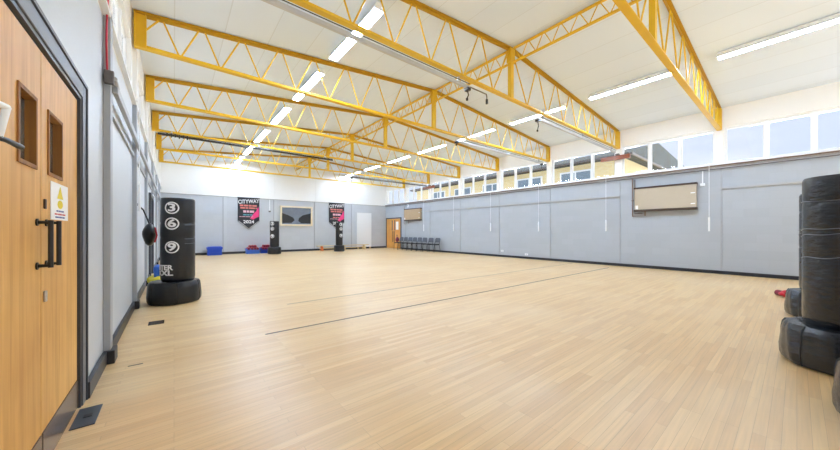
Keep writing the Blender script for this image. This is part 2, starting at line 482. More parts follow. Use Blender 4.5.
# skirtings
struct(MB().box((XR - 0.03, Y0, 0), (XR, 16.78, 0.095)).box((XR - 0.03, 18.64, 0), (XR, Y1, 0.095)).build('baseboard_right', M['skirt'], bevel=0.006))
struct(MB().box((XL, Y1 - 0.03, 0), (XR - 0.03, Y1, 0.12)).build('baseboard_end', M['skirt'], bevel=0.006))
bl = MB()
yc = 3.2
for y in BEAMS[1:] + [Y1 - 0.07]:
    a, b = y + 0.07, y + 0.19
    if yc < 10.26 < a:
        bl.box((XL, yc, 0), (XL + 0.03, 10.26, 0.12)); bl.box((XL, 11.65, 0), (XL + 0.03, min(a, Y1), 0.12)) if a > 11.65 else None
        if a < 11.65: pass
    else:
        bl.box((XL, max(yc, 11.65) if 10.26 < yc < 11.65 else yc, 0), (XL + 0.03, min(a, Y1), 0.12))
    if y < Y1 - 0.1 and not (10.26 < y < 11.65): bl.box((XL, a - 0.03, 0), (XL + 0.08, b + 0.03, 0.12))
    yc = b
struct(bl.build('baseboard_left', M['skirt'], bevel=0.006))
# pilasters: left (proud grey posts), right and end (thin cover strips)
for y in BEAMS[1:]:
    z0 = 0.12 if not (10.2 < y < 11.7) else 2.25
    trim(MB().box((XL, y + 0.07, z0), (XL + 0.05, y + 0.19, 3.2)), M['pilaster'], bevel=0.004)
    trim(MB().box((XL, y + 0.07, 3.2), (XL + 0.05, y + 0.19, EAVE - 0.03)), M['white'])
for y in BEAMS:
    trim(MB().box((XR - 0.02, y - 0.055, 0.12), (XR, y - 0.02, 2.97)), M['pilaster'])
    trim(MB().box((XR - 0.035, y - 0.09, 3.03), (XR, y + 0.09, EAVE - 0.03)), M['white'])
for x in (2.02, 4.45, 6.78, 9.27):
    trim(MB().box((x - 0.06, Y1 - 0.02, 0.12), (x - 0.02, Y1, 2.985)), M['pilaster'])
    trim(MB().box((x - 0.02, Y1 - 0.03, 0.12), (x + 0.12, Y1, 2.985)), M['wall_l'])
    trim(MB().box((x + 0.02, Y1 - 0.012, 3.03), (x + 0.06, Y1, ceil_z(x) - 0.03)), M['white'])
# high dado rail on the right wall (missing behind the near heater) and on the left wall
r = MB().box((XR - 0.05, -1.9, 2.38), (XR, 1.36, 2.43)).box((XR - 0.05, 3.83, 2.38), (XR, 16.75, 2.43))
trim(r, M['rail_grey'])
trim(MB().box((XL + 0.05, 4.02, 2.5), (XL + 0.09, 17.9, 2.58)), M['pilaster'], bevel=0.006)
trim(MB().box((XL, 4.0, 2.36), (XL + 0.025, 17.9, 2.40)), M['pilaster'])
# copper-brown pipes along the ledge
def pipe(name, pts, r, m, label, cat='pipe', n=8):
    return tag(MB().tube(pts, r, n).build(name, m, smooth=0.8), label, cat)
pipe('heating_pipe', [(XR - 0.075, Y0 + 0.02, 3.045), (XR - 0.075, Y1 - 0.05, 3.045)], 0.018, M['pipe'], 'upper brown pipe running along the top of the long grey wall')
pipe('heating_pipe', [(XR - 0.065, Y0 + 0.02, 2.955), (XR - 0.065, Y1 - 0.05, 2.955)], 0.015, M['pipe_grey'], 'lower grey pipe running just under the brown one on the long wall')

# ------------------------------------------------------------------ windows
n_win = 0
def window_row(side):
    global n_win
    for a, b in zip(EDGES, EDGES[1:]):
        n_win += 1
        y0, y1 = a + 0.09, b - 0.09
        z0, z1 = (WIN0, WIN1) if side > 0 else (WIN0 + 0.1, WIN1)
        x = XR + 0.05 if side > 0 else XL - 0.05
        d = 0.07 * side
        root = sempty('window_%d' % n_win, (x, (y0 + y1) / 2, z0))
        W = y1 - y0; Hh = z1 - z0
        f = MB(); t = 0.035
        f.box((0, -W/2, 0), (d, W/2, t)).box((0, -W/2, Hh - t), (d, W/2, Hh))
        f.box((0, -W/2, t), (d, -W/2 + t, Hh - t)).box((0, W/2 - t, t), (d, W/2, Hh - t))
        cell = (W - t) / 3
        for k in (1, 2):
            c = -W/2 + t/2 + k*cell
            f.box((-0.02*side, c - 0.035, t), (d, c + 0.035, Hh - t))
        f.build('window_frame', M['white_gloss'], root)
        for k in range(3):
            c0 = -W/2 + t/2 + k*cell; h0 = c0 + (0.035 if k else t/2); h1 = c0 + cell - (0.035 if k < 2 else t/2)
            s = MB(); u = 0.022
            s.box((0.012*side, h0, t), (0.05*side, h0 + u, Hh - t)).box((0.012*side, h1 - u, t), (0.05*side, h1, Hh - t))
            s.box((0.012*side, h0 + u, t), (0.05*side, h1 - u, t + u)).box((0.012*side, h0 + u, Hh - t - u), (0.05*side, h1 - u, Hh - t))
            sash = s.build('sash', M['white_gloss'], root)
            MB().box((0.03*side, h0 + u, t + u), (0.034*side, h1 - u, Hh - t - u)).build('pane', M['glass'], sash)
window_row(1); window_row(-1)
for p, q in ADDED_GLAZING:  # added windows in the unseen back wall, there only to let daylight in
    n_win += 1
    root = sempty('window_%d' % n_win, ((p + q)/2, Y0 - 0.14, 0.15)); W = q - p; Hh = 3.45; t = 0.06
    f = MB().box((-W/2, -0.04, 0), (W/2, 0.04, t)).box((-W/2, -0.04, Hh - t), (W/2, 0.04, Hh))
    for c in (-W/2 + t/2, 0, W/2 - t/2): f.box((c - t/2, -0.04, t), (c + t/2, 0.04, Hh - t))
    f.box((-W/2 + t, -0.03, 2.2), (-t/2, 0.03, 2.25)).box((t/2, -0.03, 2.2), (W/2 - t, 0.03, 2.25))
    f.build('window_frame', M['white_gloss'], root)
    for a0, a1 in ((-W/2 + t, -t/2), (t/2, W/2 - t)):
        MB().box((a0, -0.004, t), (a1, 0.004, 2.2)).build('pane', M['glass'], root)
        MB().box((a0, -0.004, 2.25), (a1, 0.004, Hh - t)).build('pane', M['glass'], root)

# ------------------------------------------------------------------ near double door (left wall)
d = sempty('door_1', (XL, 2.32, 0))
a, b, h = DOOR_A[0] - 2.32, DOOR_A[1] - 2.32, DOOR_A[2]
f = MB()
f.box((-0.12, a - 0.09, 0), (0.012, a, h + 0.09)).box((-0.12, b, 0), (0.012, b + 0.09, h + 0.09)).box((-0.12, a, h), (0.012, b, h + 0.09))
f.build('door_frame', M['frame_mid'], d, bevel=0.004)
f = MB()
f.box((-0.1, a, 0), (0.003, a + 0.02, h)).box((-0.1, b - 0.02, 0), (0.003, b, h)).box((-0.1, a + 0.02, h - 0.02), (0.003, b - 0.02, h))
f.box((0.0, a - 0.11, 0), (0.02, a - 0.09, h + 0.11)).box((0.0, b + 0.09, 0), (0.02, b + 0.11, h + 0.11)).box((0.0, a - 0.09, h + 0.09), (0.02, b + 0.09, h + 0.11))
f.build('frame_edge', M['frame_dark'], d)
def leaf(y0, y1, wy0, wy1, hy, key_y):
    z0, z1 = 0.02, h - 0.035
    L_ = MB(); x0, x1 = -0.06, -0.012
    wz0, wz1 = 1.5, 1.84
    L_.box((x0, y0, z0), (x1, wy0, z1)).box((x0, wy1, z0), (x1, y1, z1)).box((x0, wy0, z0), (x1, wy1, wz0)).box((x0, wy0, wz1), (x1, wy1, z1))
    lf = L_.build('door_leaf', M['door_wood'], d)
    e = 0.018
    B = MB()
    B.box((x0, wy0, wz0), (x1 + 0.006, wy0 + e, wz1)).box((x0, wy1 - e, wz0), (x1 + 0.006, wy1, wz1)).box((x0, wy0 + e, wz0), (x1 + 0.006, wy1 - e, wz0 + e)).box((x0, wy0 + e, wz1 - e), (x1 + 0.006, wy1 - e, wz1))
    vp = B.build('glazing_bead', M['dark_wood'], lf)
    MB().box((-0.05, wy0 + e, wz0 + e), (-0.042, wy1 - e, wz1 - e)).build('vision_panel', M['dark_glass'], lf)
    MB().box((x1, y0 + 0.005, z0), (x1 + 0.006, y1 - 0.005, 0.2)).build('kick_plate', M['kick'], lf)
    H_ = MB()
    xx = 0.033
    H_.tube([(x1, hy, 1.04), (xx, hy, 1.04), (xx, hy, 1.05)], 0.009).tube([(x1, hy, 1.25), (xx, hy, 1.25), (xx, hy, 1.24)], 0.009).tube([(xx, hy, 1.03), (xx, hy, 1.26)], 0.0095)
    H_.tube([(x1, hy, 1.04), (x1 + 0.006, hy, 1.04)], 0.018).tube([(x1, hy, 1.25), (x1 + 0.006, hy, 1.25)], 0.018)
    H_.build('pull_handle', M['black'], lf, smooth=0.7)
    if key_y:
        MB().box((x1, key_y - 0.012, 0.85), (x1 + 0.01, key_y + 0.012, 0.905)).build('lock', M['steel'], lf, bevel=0.003)
        MB().box((x1, key_y - 0.012, 1.32), (x1 + 0.008, key_y + 0.012, 1.37)).build('keyhole_plate', M['brown'], lf, bevel=0.003)
    return lf
leaf(a + 0.032, 0.026, -0.27, -0.04, -0.035, None)
leaf(0.034, b - 0.032, 0.125, 0.385, 0.10, 0.075)

MB().box((-0.07, 0.02, 0.02), (-0.03, 0.04, 2.09)).build('dark_gap_strip', M['black'], d)  # black strip added so the gap between the leaves looks dark
# notice on the right leaf
s = thing('door_notice', 'white paper notice with yellow symbols taped to the near double door', 'sign', (XL - 0.011, 2.655, 1.37))
MB().box((0, -0.165, -0.1), (0.003, 0.165, 0.105)).build('sheet', M['paper'], s)
y = MB()
y.prism([(0.0032, -0.055, 0.02), (0.0032, 0.055, 0.02), (0.0032, 0, 0.09)], (0.0012, 0, 0))
y.prism([(0.0032, 0.05*math.cos(k*PI/8), -0.012 + 0.024*math.sin(k*PI/8)) for k in range(16)], (0.0012, 0, 0))
y.build('yellow_symbol', M['yellow_print'], s)
for (z, m, ws) in ((-0.05, 'blue_print', (0.035, 0.03, 0.05)), (-0.068, 'red_print', (0.05, 0.07, 0.06)), (-0.085, 'blue_print', (0.06, 0.05, 0.045))):
    t = MB(); yy = -sum(ws)/2 - 0.012
    for q in ws:
        t.box((0.0032, yy, z - 0.004), (0.0042, yy + q, z + 0.004)); yy += q + 0.012
    t.build('printed_line', M[m], s)

# white lever device at the left edge of the picture
s = thing('lever_latch', 'white door latch with black lever at the left edge of the near double door', 'latch', (XL - 0.012, 1.84, 1.25))
MB().box((0, -0.2, 0.03), (0.035, -0.085, 0.40)).build('latch_body', M['white_gloss'], s, bevel=0.008)
MB().tube([(0.03, -0.17, 0.395), (0.052, -0.085, 0.395)], 0.011, 12).tube([(0.052, -0.087, 0.395), (0.045, -0.11, 0.285)], [0.011, 0.007], 12).build('latch_arm', M['white_gloss'], s, smooth=0.7)
MB().tube([(0.03, -0.12, 0.282), (0.05, -0.08, 0.28), (0.052, 0.04, 0.282)], [0.009, 0.009, 0.011], 12).build('lever', M['black'], s, smooth=0.7)

# door at the far end of the right wall (double, two amber leaves)
d = sempty('door_2', (XR, 17.71, 0))
f = MB(); w_, hh = 0.93, 2.14
f.box((-0.05, -w_, 0), (0.02, -w_ + 0.07, hh)).box((-0.05, w_ - 0.07, 0), (0.02, w_, hh)).box((-0.05, -w_ + 0.07, hh - 0.08), (0.02, w_ - 0.07, hh))
f.build('door_frame', M['frame_dark'], d)
for (p, q, sg) in ((-0.86, -0.005, 1), (0.005, 0.86, -1)):
    lf = MB().box((-0.02, p, 0.01), (0.0, q, hh - 0.085)).build('door_leaf', M['door_wood2'], d)
    e = q if sg > 0 else p
    MB().box((-0.026, e - sg*0.2, 1.25), (-0.02, e - sg*0.1, 1.95)).build('vision_panel', M['frame_dark'], lf)
    MB().box((-0.026, e - sg*0.12, 0.45), (-0.02, e - sg*0.05, 1.2)).build('push_plate', M['brown'], lf)
MB().box((-0.026, -0.6, 1.3), (-0.021, -0.3, 1.85)).build('notice', M['paper'], d)
# dark framed door further along the left wall
d = sempty('door_3', (XL, 10.95, 0))
f = MB(); w_, hh = 0.6, 2.1
f.box((-0.1, -w_ - 0.08, 0), (0.05, -w_ + 0.02, hh + 0.08)).box((-0.1, w_ - 0.02, 0), (0.05, w_ + 0.08, hh + 0.08)).box((-0.1, -w_ + 0.02, hh - 0.02), (0.05, w_ - 0.02, hh + 0.08))
f.build('door_frame', M['frame_dark'], d)
lf = MB().box((-0.06, -w_ + 0.02, 0.01), (-0.01, w_ - 0.02, hh - 0.02)).build('door_leaf', M['frame_mid'], d)
MB().box((-0.01, 0.15, 1.2), (-0.004, 0.4, 1.9)).build('vision_panel', M['dark_glass'], lf)

# ------------------------------------------------------------------ roof trusses
ORD = ['first', 'second', 'third', 'fourth', 'fifth', 'sixth', 'seventh', 'eighth', 'ninth']
def make_truss(y):
    root = thing('roof_truss', 'x', 'truss', (XM, y, CH), 0, 'yellow roof trusses')
    top = lambda x: ceil_z(x + XM) - CH - 0.045       # centre line of the top chord
    HF = {-1: XM - XL - 0.025, 1: XR - XM - 0.025}
    tc = MB()
    for s in (-1, 1):
        half = HF[s]
        tc.bar((0, 0, top(0) + 0.025), (s*half, 0, top(s*half) + 0.025), 0.09, 0.016)
        tc.bar((0, 0.012, top(0) - 0.01), (s*half, 0.012, top(s*half) - 0.01), 0.016, 0.055)
    tc.build('top_chord', M['yellow_shaded'], root)
    bc = MB().box((-HF[-1], -0.05, 0.0), (HF[1], 0.05, 0.016)).box((-HF[-1], -0.01, 0.016), (HF[1], 0.01, 0.065))
    bc.build('bottom_chord', M['yellow'], root)
    for s in (-1, 1):
        e = MB(); half = HF[s]
        e.box((s*half, -0.055, 0.018), (s*(half - 0.012), 0.055, top(s*half) + 0.005)).box((s*(half - 0.012), -0.008, 0.018), (s*(half - 0.13), 0.008, top(s*half) + 0.005)).box((s*(half - 0.13), -0.055, 0.018), (s*(half - 0.142), 0.055, top(s*half) + 0.0))
        e.build('end_plate', M['yellow'], root)
    k = MB().box((-0.05, -0.04, 0.018), (0.05, 0.04, top(0) - 0.3)).box((-0.08, -0.05, top(0) - 0.3), (0.08, 0.05, top(0) + 0.005))
    k.build('king_post', M['yellow'], root)
    TN = [-0.15, 0.37, 0.97, 1.62, 2.28, 3.0, 3.75, 4.62, XM - 0.02]
    BN = [0.08, 0.64, 1.28, 1.92, 2.62, 3.36, 4.15, 5.03]
    for s in (-1, 1):
        loc = lambda x: s*(XM - x)*HF[s]/HF[-1]           # mirrored about the ridge
        def bar(xt, xb, zt=None, zb=0.05):
            zt = top(loc(xt)) - 0.03 if zt is None else zt
            MB().tube([(loc(xt), 0, zt), (loc(xb), 0, zb)], 0.0135, 8).build('web_bar', M['yellow'], root, smooth=0.9)
        bar(TN[0] - 0.04, -0.36, None, 0.28)
        for i, bx in enumerate(BN):
            bar(TN[i] + (0.045 if i else 0.02), bx - 0.015)
            bar(TN[i + 1] - 0.045, bx + 0.015)
    return root
TR = ['yellow lattice roof truss nearest the viewer, cut off by the top of the picture',
      'large yellow lattice truss crossing the top of the picture, second from the viewer',
      'third yellow lattice roof truss, whose left end plate sits highest on the left wall',
      'fourth yellow lattice roof truss, just behind the big third one',
      'fifth yellow lattice roof truss, with the long dark rail hung beneath it',
      'sixth yellow lattice roof truss, next to last before the end wall',
      'last yellow lattice roof truss, closest to the white end gable']
t0 = make_truss(BEAMS[0]); t0['label'] = TR[0]
for i in range(1, 7):
    dup(t0, (XM, BEAMS[i], CH), label=TR[i])

# ridge purlins between the trusses
def make_purlin(y0, y1, label):
    L_ = y1 - y0 - 0.16
    root = thing('ridge_girder', label, 'girder', (XM, (y0 + y1)/2, RIDGE - 0.45), 0, 'yellow ridge girders')
    for nm, z, s in (('top_chord', 0.40, 0.045), ('bottom_chord', 0.11, 0.045)):
        MB().box((-s/2, -L_/2, z - 0.017), (s/2, L_/2, z + 0.017)).build(nm, M['yellow'], root)
    n = 7
    for i in range(n):
        ya = -L_/2 + (i + 0.06)*L_/n; yb = -L_/2 + (i + 0.5)*L_/n; yc_ = -L_/2 + (i + 0.94)*L_/n
        MB().tube([(0, ya, 0.385), (0, yb, 0.105)], 0.009, 6).build('web_bar', M['yellow'], root)
        MB().tube([(0, yb, 0.105), (0, yc_, 0.385)], 0.009, 6).build('web_bar', M['yellow'], root)
    return root
RG = ['between the first and second trusses, at the top of the picture', 'between the second and third trusses', 'between the third and fourth trusses',
      'between the fourth and fifth trusses', 'between the fifth and sixth trusses', 'between the sixth and last trusses']
p0 = make_purlin(BEAMS[0], BEAMS[1], 'shallow yellow ridge girder ' + RG[0])
for i in range(1, 6):
    dup(p0, (XM, (BEAMS[i] + BEAMS[i+1])/2, RIDGE - 0.45), label='shallow yellow ridge girder ' + RG[i])
make_purlin(BEAMS[6], Y1 + 0.08, 'short yellow ridge girder from the last truss to the end wall')

# ------------------------------------------------------------------ strip lights
def make_light(x, label):
    root = thing('strip_light', label, 'ceiling light', (x, 0, ceil_z(x) - 0.125), 0, 'fluorescent strip lights')
    # tilt = (RIDGE - EAVE) / (XR - XM) * (1 if x < XM else -1)
    Lh = 0.92
    MB().box((-0.05, -Lh, 0.06), (0.05, Lh, 0.115)).build('housing', M['white_gloss'], root)
    w = MB()
    for s in (-1, 1):
        w.prism([(s*0.02, -Lh, 0.06), (s*0.06, -Lh, 0.06), (s*0.092, -Lh, 0.002), (s*0.088, -Lh, 0.0), (s*0.055, -Lh, 0.054), (s*0.02, -Lh, 0.054)], (0, 2*Lh, 0))
    w.box((-0.02, -Lh, 0.054), (0.02, Lh, 0.06))
    w.build('light_shield', M['white_gloss'], root)  # side wings added to keep tube light off the ceiling
    for s in (-1, 1):
        MB().tube([(s*0.038, -Lh + 0.03, 0.018), (s*0.038, Lh - 0.03, 0.018)], 0.021, 12).build('tube', M['tube'], root, smooth=0.9)
        MB().prism([(-0.088, s*Lh, 0.0), (0.088, s*Lh, 0.0), (0.06, s*Lh, 0.054), (-0.06, s*Lh, 0.054)], (0, -s*0.012, 0)).build('end_cap', M['white_gloss'], root)
    return root
LX, RX = 2.56, 8.79
cent = [0.12 + 2.5*k for k in range(8)]
def lrow(x, side, first):
    proto = None
    for n, y in enumerate(cent[first:]):
        lab = 'white fluorescent strip light, %s along in the %s row of ceiling lights' % (ORD[n], side)
        if proto is None:
            proto = make_light(x, lab); proto.location.y = y
        else:
            l = dup(proto, (x, y, proto.location.z), label=lab)
lrow(LX, 'left', 2); lrow(RX, 'right', 0)

# ------------------------------------------------------------------ hanging rails under the trusses
def make_rail(name, label, x0, x1, y, z, m, hooks, lug_m='black', th=0.045):
    root = thing(name, label, 'rail', ((x0 + x1)/2, y, z))
    c = (x0 + x1)/2
    MB().box((x0 - c, -0.03, 0), (x1 - c, 0.03, th)).box((x0 - c, -0.02, -0.01), (x1 - c, 0.02, 0)).build('rail_track', m, root, bevel=0.004)
    MB().tube([(x0 - c + 0.05, -0.055, th + 0.012), (x1 - c - 0.05, -0.055, th + 0.012)], 0.007, 6).build('cable', M['black'], root)
    n = max(2, int((x1 - x0)/1.6))
    for i in range(n):
        xx = x0 + 0.3 + (x1 - x0 - 0.6)*i/(n - 1) - c
        MB().box((xx - 0.02, -0.02, th), (xx + 0.02, 0.02, CH - z)).build('hanger', M['alu'], root)
    for hx, drop in hooks:
        xx = hx - c
        g = MB().box((xx - 0.04, -0.05, -0.05), (xx + 0.04, 0.05, 0.0)).build('trolley', M[lug_m], root)
        MB().tube([(xx, 0, -0.05), (xx + 0.03, 0, -0.05 - drop*0.5), (xx, 0.01, -0.05 - drop)], 0.012, 8).tube([(xx, 0.01, -0.05 - drop), (xx, 0.01, -0.09 - drop)], 0.022, 8).build('hook', M['black'], g)
    return root
rl = make_rail('hanging_rail', 'pale grey rail with a swivel arm hung under the left half of the second truss', XL + 0.2, 4.35, 3.9, 3.9, M['alu'], [(4.3, 0.14)])
q = 4.35 - (XL + 0.2 + 4.35)/2
g = MB().tube([(q - 0.05, 0, 0.04), (q + 0.5, 0, 0.04), (q + 0.52, 0, 0.0), (q + 0.52, 0, -0.08)], 0.012, 8).build('swivel_arm', M['pipe_grey'], rl, smooth=0.8)
MB().tube([(q + 0.52, 0, -0.06), (q + 0.52, 0, -0.15)], 0.024, 10).build('end_weight', M['black'], g, smooth=0.8)
make_rail('hanging_rail', 'pale grey rail hung under the right half of the second truss', 6.72, 11.7, 3.9, 3.88, M['alu'], [(6.78, 0.2)])
make_rail('hanging_rail', 'pale grey rail hung under the right half of the third truss', 6.5, 11.45, 6.37, 3.88, M['alu'], [(6.55, 0.04), (11.35, 0.1)])
make_rail('hanging_rail', 'long black rail hung across the left half of the hall under the fifth truss', XL + 0.15, 4.72, 11.15, 3.9, M['black'], [], th=0.045)
make_rail('hanging_rail', 'grey rail hung under the right half of the sixth truss far down the hall', 6.8, 11.7, 13.87, 3.86, M['pipe_grey'], [(6.85, 0.1)], th=0.05)
# small folded curtain rollers at the left end of the black rail
s = thing('rail_rollers', 'row of small black rollers bunched at the left end of the black rail', 'rollers', (0.05, 11.03, 3.9))
for k in range(6):
    MB().tube([(-0.2 + 0.09*k, 0, 0.03), (-0.2 + 0.09*k, 0, -0.05 - 0.02*(k % 2))], 0.018, 8).build('roller', M['black'], s, smooth=0.8)
# timber blocks on the right wall that carry the rails
for (yc_, z, half, lab) in ((3.92, 3.71, 0.44, 'red brown timber block across the near rail end on the right wall'), (13.75, 3.79, 0.5, 'red brown timber block at the far rail end on the right wall')):
    s = thing('timber_bracket', lab, 'bracket', (XR - 0.17, yc_, z), 0, 'timber blocks at the rail ends')
    off = (3.87 if yc_ < 5 else 13.87) - yc_
    MB().box((-0.04, -half, -0.07), (0.04, half, 0.07)).build('timber', M['mahogany'], s, bevel=0.005)
    MB().box((0.035, off - 0.05, -0.04), (0.14, off + 0.05, 0.04)).build('wall_bracket', M['white_gloss'], s)
    MB().box((-0.06, -0.12, 0.07), (0.06, -0.02, 0.13)).box((-0.03, -half + 0.02, 0.07), (0.03, -half + 0.16, 0.12)).build('clamp', M['pipe_grey'], s)

# ------------------------------------------------------------------ punch bags
def bend(R, ang0):
    """map flat (u right, v up, w out) onto a cylinder; u=0 faces ang0"""
    def f(u, v, w):
        a = ang0 + u/R
        rr = R + 0.003 + w
        return (rr*math.cos(a), rr*math.sin(a), v)
    return f
def make_bag(label, loc, Rc, Rb, Ht, face, digits, cm_, grooves=(), word=False, seams=(), group='free standing punch bags', wrinkle=0.012, coff=0.0):
    root = thing('punch_bag', label, 'punch bag', loc, 0, group)
    bz = 0.37
    def wob(a, z):
        return 1 + wrinkle*(math.sin(9*a + 5*z) + 0.6*math.sin(17*a + 1.3 + 9*z)) - 0.01*abs(math.sin(4*a))
    pr = [(Rb*0.86, 0.0), (Rb*0.95, 0.012), (Rb*0.99, 0.05), (Rb, 0.12), (Rb*0.985, 0.2), (Rb*0.975, 0.27), (Rb*0.95, 0.33), (Rb*0.9, 0.36), (Rb*0.8, bz), (Rc*0.98, bz - 0.005), (0.05, bz - 0.01)]
    base = MB().lathe(pr, 72, wob=wob).build('base', cm_, root, smooth=0.7)
    # raised panel seams running down the base cover
    for k in range(6):
        a = face + 0.45 + k*PI/3
        pts = [(r*wob(a, z)*math.cos(a)*1.004, r*wob(a, z)*math.sin(a)*1.004, z) for r, z in pr[1:8]]
        MB().tube(pts, 0.006, 6).build('cover_seam', M['vinyl2'] if cm_ == M['vinyl'] else M['vinyl'], base, smooth=0.8)
    cpr = [(Rc*0.9, bz - 0.008), (Rc*0.97, bz + 0.02), (Rc, bz + 0.06)]
    zs = sorted(grooves)
    for g in zs:
        cpr += [(Rc, g - 0.03), (Rc*0.985, g - 0.006), (Rc*0.985, g + 0.006), (Rc*1.0, g + 0.03)]
    cpr += [(Rc, Ht - 0.04), (Rc*0.985, Ht - 0.015), (Rc*0.95, Ht), (0.03, Ht + 0.002)]
    col = MB().lathe(cpr, 64, wob=lambda a, z: 1 + 0.003*math.sin(3*a + 4*z)).build('column', cm_, root, smooth=0.7)
    col.location.x = coff
    for dz, dig in digits:
        B = bend(Rc*1.004, face)
        rg = MB(); n = 40; ro, ri = 0.1, 0.081
        vs = []
        for k in range(n):
            t = 2*PI*k/n
            vs.append([rg.bm.verts.new(B(r*math.sin(t), dz + r*math.cos(t), o)) for r, o in ((ro, 0), (ro, 0.003), (ri, 0.003), (ri, 0))])
        for k in range(n):
            a_, b_ = vs[k], vs[(k+1) % n]
            for q in range(4):
                rg.bm.faces.new((a_[q], a_[(q+1) % 4], b_[(q+1) % 4], b_[q]))
        rg.build('number_ring', M['white_mark'], col)
        text_obj(dig, 0.175, lambda x, y_, z: B(x, y_ + dz, z + 0.002), M['white_mark'], col, 'number', depth=0.0015, bold=0.005, squeeze=1.4)
    if word:
        B = bend(Rc*1.004, face)
        text_obj('FIGHTER', 0.115, lambda x, y_, z: B(x + 0.02, y_ + 0.60, z + 0.002), M['white_mark'], col, 'lettering', depth=0.0015, bold=0.004, squeeze=1.05, align=1)
        text_obj('XXL', 0.115, lambda x, y_, z: B(x + 0.02, y_ + 0.51, z + 0.002), M['white_mark'], col, 'lettering', depth=0.0015, bold=0.004, squeeze=1.35, align=1)
    for (z, a0, a1, amp) in seams:
        n = 60; pts = []
        for k in range(n + 1):
            a = a0 + (a1 - a0)*k/n
            rr = Rc*1.0 + 0.002
            pts.append((rr*math.cos(a), rr*math.sin(a), z + amp*(math.sin(2.1*a + z*7) + 0.6*math.sin(5.3*a + z*3))))
        MB().tube(pts, 0.0035, 5).build('seam_strip', M['seam'], col)
    return root
D369 = ((1.59, '3'), (1.33, '6'), (0.94, '9'))
make_bag('fat black punch bag numbered 3 6 9 standing by the left wall', (0.01, 6.7, 0), 0.238, 0.37, 1.76, -PI/2 - 0.36, D369, M['vinyl'],
         (1.1, 1.34), word=True, seams=((1.31, -1.2, -0.1, 0.004), (1.08, -1.2, -0.1, 0.004), (1.0, -1.2, -0.1, 0.004)), coff=0.045)
make_bag('slim black punch bag between the red gloves and the framed screen, end wall', (4.12, 17.3, 0), 0.225, 0.33, 1.72, -PI/2 - 0.75, D369, M['vinyl'], (1.1, 1.34))
make_bag('slim black punch bag standing in front of the low wooden bench', (7.62, 17.05, 0), 0.205, 0.31, 1.72, -PI/2 + 0.12, D369, M['vinyl'], (1.1, 1.34))
sm = ((1.47, 1.6, 4.8, 0.004), (1.22, 1.6, 4.8, 0.010), (1.17, 1.6, 4.8, 0.014), (0.98, 1.6, 4.8, 0.016))
make_bag('big black punch bag in the right foreground, cut off by the picture edge', (4.59, -0.273, 0), 0.245, 0.38, 1.69, 0.9, (), M['vinyl2'], (1.47, 1.2, 0.98), seams=sm, wrinkle=0.02)
make_bag('black punch bag mostly hidden behind the big right foreground bag', (7.0, -0.267, 0), 0.25, 0.38, 1.73, 0.9, (), M['vinyl2'], (1.47, 1.2, 0.98), seams=sm, wrinkle=0.02)
make_bag('nearest punch bag, only its black base showing at the lower right corner', (3.43, -0.535, 0), 0.25, 0.38, 1.7, 0.9, (), M['vinyl2'], (1.47, 1.2, 0.98), wrinkle=0.02)
# red glove on the floor by the far right bag
def glove(root_loc, label, m, rz=0, sc=1.0, group=None):
    s = thing('boxing_glove', label, 'boxing glove', root_loc, rz, group)
    MB().blob((0, 0, 0.075*sc), (0.11*sc, 0.075*sc, 0.075*sc), seed=3, amp=0.05).build('fist', m, s, smooth=1.5)
    MB().tube([(0.08*sc, 0, 0.07*sc), (0.2*sc, 0, 0.065*sc)], [0.055*sc, 0.062*sc], 14).build('cuff', M['dark_red'], s, smooth=1.0)
    MB().tube([(0.05*sc, 0.06*sc, 0.07*sc), (-0.03*sc, 0.085*sc, 0.075*sc), (-0.07*sc, 0.07*sc, 0.075*sc)], [0.03*sc, 0.035*sc, 0.02*sc], 10).build('thumb', m, s, smooth=1.0)
    return s
g0 = glove((8.62, 0.12, 0), 'red boxing glove on the floor beside the black bag bases', M['red_vinyl'], 0.6, sc=0.9)

# ------------------------------------------------------------------ end wall: crates, gloves, banners, screen, bench, board
def make_crate(label, x, y, m, w=0.58, dp=0.42, h=0.32, fl=0.15):
    s = thing('storage_crate', label, 'crate', (x, y, 0), 0, 'blue plastic crates')
    t = 0.02
    b = MB()
    b.box((-w/2, -dp/2, 0), (w/2, dp/2, fl))
    for (x0, x1, y0, y1) in ((-w/2, w/2, -dp/2, -dp/2 + t), (-w/2, w/2, dp/2 - t, dp/2), (-w/2, -w/2 + t, -dp/2 + t, dp/2 - t), (w/2 - t, w/2, -dp/2 + t, dp/2 - t)):
        b.box((x0, y0, fl), (x1, y1, h))
    b.build('crate_body', m, s, bevel=0.006)
    r_ = MB()
    o = 0.025
    r_.box((-w/2 - o, -dp/2 - o, h - 0.05), (w/2 + o, -dp/2, h)).box((-w/2 - o, dp/2, h - 0.05), (w/2 + o, dp/2 + o, h)).box((-w/2 - o, -dp/2, h - 0.05), (-w/2, dp/2, h)).box((w/2, -dp/2, h - 0.05), (w/2 + o, dp/2, h))
    r_.build('rim', m, s, bevel=0.008)
    return s
c = make_crate('dark blue lidded storage crate alone at the left of the end wall', 1.58, 18.38, M['blue_plastic'], 0.6, 0.42, 0.34)
MB().box((-0.33, -0.24, 0.34), (0.33, 0.24, 0.4)).box((-0.29, -0.19, 0.4), (0.29, 0.19, 0.43)).build('lid', M['blue_plastic'], c, bevel=0.012)
make_crate('light blue open crate heaped with red gloves by the end wall', 3.28, 18.38, M['blue_plastic_light'], 0.6, 0.42, 0.28)
make_crate('dark blue crate with red gloves next to the slim punch bag', 3.93, 18.38, M['blue_plastic'], 0.54, 0.42, 0.3)
